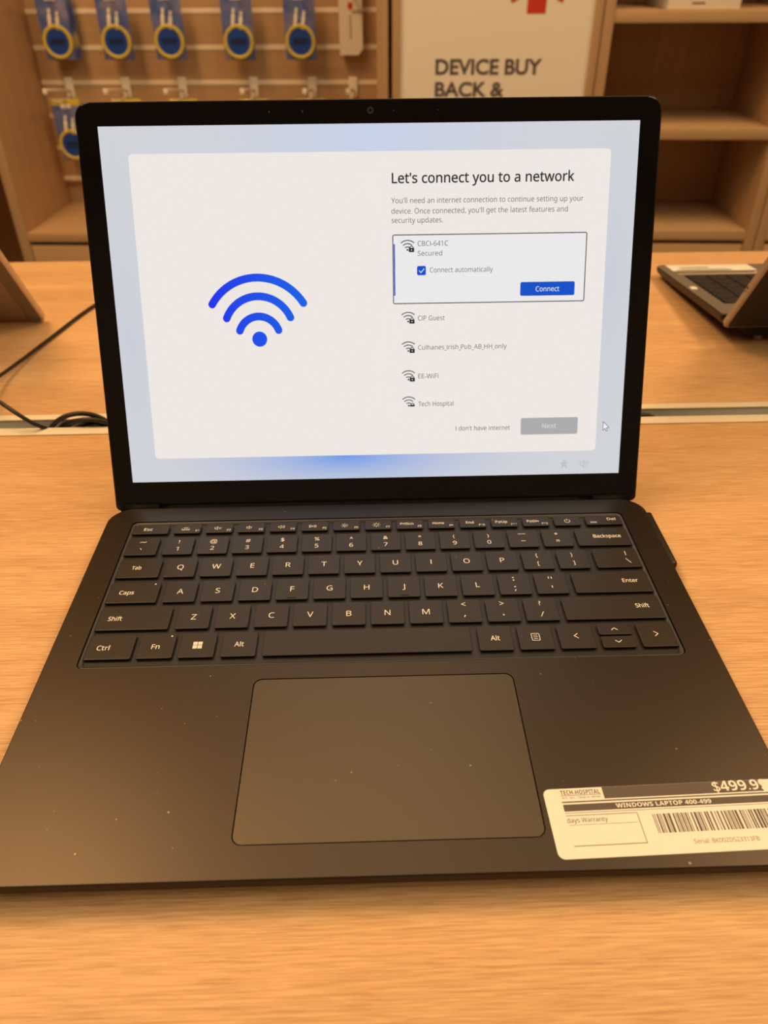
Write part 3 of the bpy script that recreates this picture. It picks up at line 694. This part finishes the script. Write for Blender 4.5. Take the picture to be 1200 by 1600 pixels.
for k, u in enumerate(HU):
    hook_at(u, -1, 'white double peg hook just above the laptop screen, '+(NTH[k] if k == 0 else NTH[k]+' from the left'))

# cable packs hung on them: origin at the centre of the round window, front at v = 0
def make_pack(label):
    o = sthing('cable_pack', label, 'cable pack', 0, 240, 0, 'blue hanging cable packs')
    a = MB(); a.rbox(-38, 38, 3, 5, -39, 92, .4); a.build('backing_card', CARD, o, 'local')
    a = MB(); a.rbox(-38, 38, 3, 5, 92, 108, .4); a.rbox(-13, 13, 2.2, 3, 86, 96, .3, 1); a.build('header', [YEL, WHITEP], o, 'local')
    a = MB()
    ring = lambda r, y: [(r*math.cos(2*math.pi*k/40), y, r*math.sin(2*math.pi*k/40)) for k in range(40)]
    a.loft([ring(37, 3), ring(37, -2), ring(36, -3.4), ring(30, -3.4), ring(29, -1.5)], 0, smooth=True); bmesh.ops.recalc_face_normals(a.bm, faces=a.bm.faces[:]); a.build('ring', YEL, o, 'local')
    a = MB(); a.poly(ring(29.2, -1.6), 0)
    for k, (x, w_, h_) in enumerate(((-17, 5, 17), (-10, 6, 14), (-2, 5, 17), (5, 6, 15), (13, 5, 16))): a.box(x, x+w_, -1.9, -1.7, -h_*.42, h_*.5, 1)
    a.build('round_window', [BLUEP, NAVY], o, 'local')
    for x, z0, z1 in ((-11, 34, 70), (8, 32, 64)):
        a = MB(); a.M = Matrix.Translation((x, 0, z0)) @ Matrix.Rotation(.16, 4, 'Y'); a.rbox(-4, 4, -3, 2, -6, (z1-z0)*.62, 1.2); a.rbox(-3, 3, -2, 1, (z1-z0)*.62, z1-z0, .6); a.build('connector', WHITEP, o, 'local')
    a = MB(); a.loft([[(x, y, z) for x, z in rr(-37.5+i, 37.5-i, -38.5+i, 88-i, 4)] for i, y in ((0, 3), (1, -.5), (2, -1.2))], 0, False, True); bmesh.ops.recalc_face_normals(a.bm, faces=a.bm.faces[:])
    tag(a.build('blister', CLEAR, o, 'local'), 'clear plastic blister')
    return o
rowA = [(-777, 84), (-629, 84), (-496, 84), (-323, 83), (-170, 83)]
p0 = None
for k, (u, z) in enumerate(rowA):
    lab = 'blue cable pack with yellow ring, '+('leftmost and frontmost of the upper row' if k == 0 else NTH[k]+' from the left in the upper row')
    if p0 is None: p0 = make_pack(lab); o = p0
    else: o = copy_thing(p0)
    o['label'] = lab; o.location = SH(u, 240, z)
for k, dv in enumerate((17, 34)):
    o = copy_thing(p0); o.location = SH(-777+2*k, 240+dv, 84); o['label'] = 'blue cable pack behind the leftmost upper pack, '+('second from the front' if k == 0 else 'third from the front')
rowB = [(-794, -150), (-631, -150), (-484, -150), (-300, -150), (-151, -150)]
for k, (u, z) in enumerate(rowB):
    o = copy_thing(p0); o.location = SH(u, 236, z)
    o['label'] = 'blue cable pack '+('in the lower row, half hidden by the laptop screen' if k == 0 else 'with only its yellow header above the laptop, '+NTH[k]+' from the left')
# hooks of the upper row carry the packs; the white pack hangs at the end
wp = sthing('accessory_box', 'narrow white box hanging at the right end of the slatted panel', 'box', -47, 262, 100)
a = MB(); pr = [(-28.5, -48), (17, -48), (28.5, -36), (28.5, 106), (-28.5, 106)]
a.loft([[(x, y, z) for x, z in pr] for y in (0, 26)], 0, True, True); bmesh.ops.recalc_face_normals(a.bm, faces=a.bm.faces[:]); a.build('carton', BOXW, wp, 'local')
a = MB(); a.poly([(x, -.4, z) for x, z in ((-6, 50), (0, 46), (6, 50), (6, 62), (-6, 62))], 0); a.build('logo', REDP, wp, 'local')
a = MB(); a.box(-1.5, 1.5, -.6, -.2, -14, 36, 0); a.build('print_line', mat('print_grey', (.3, .26, .22, 1), .5), wp, 'local')
a = MB(); a.tube([(4, -3, 44), (16, -3, 45.5), (27, -3, 43)], 1.3, 0, 8); a.build('wire_clip', STEEL, wp, 'local')
for k, u in enumerate((-777, -629, -496, -323, -170, -47)):
    hook_at(u, 232, 'white double peg hook above the upper packs, '+(NTH[k] if k == 0 else NTH[k]+' from the left'))
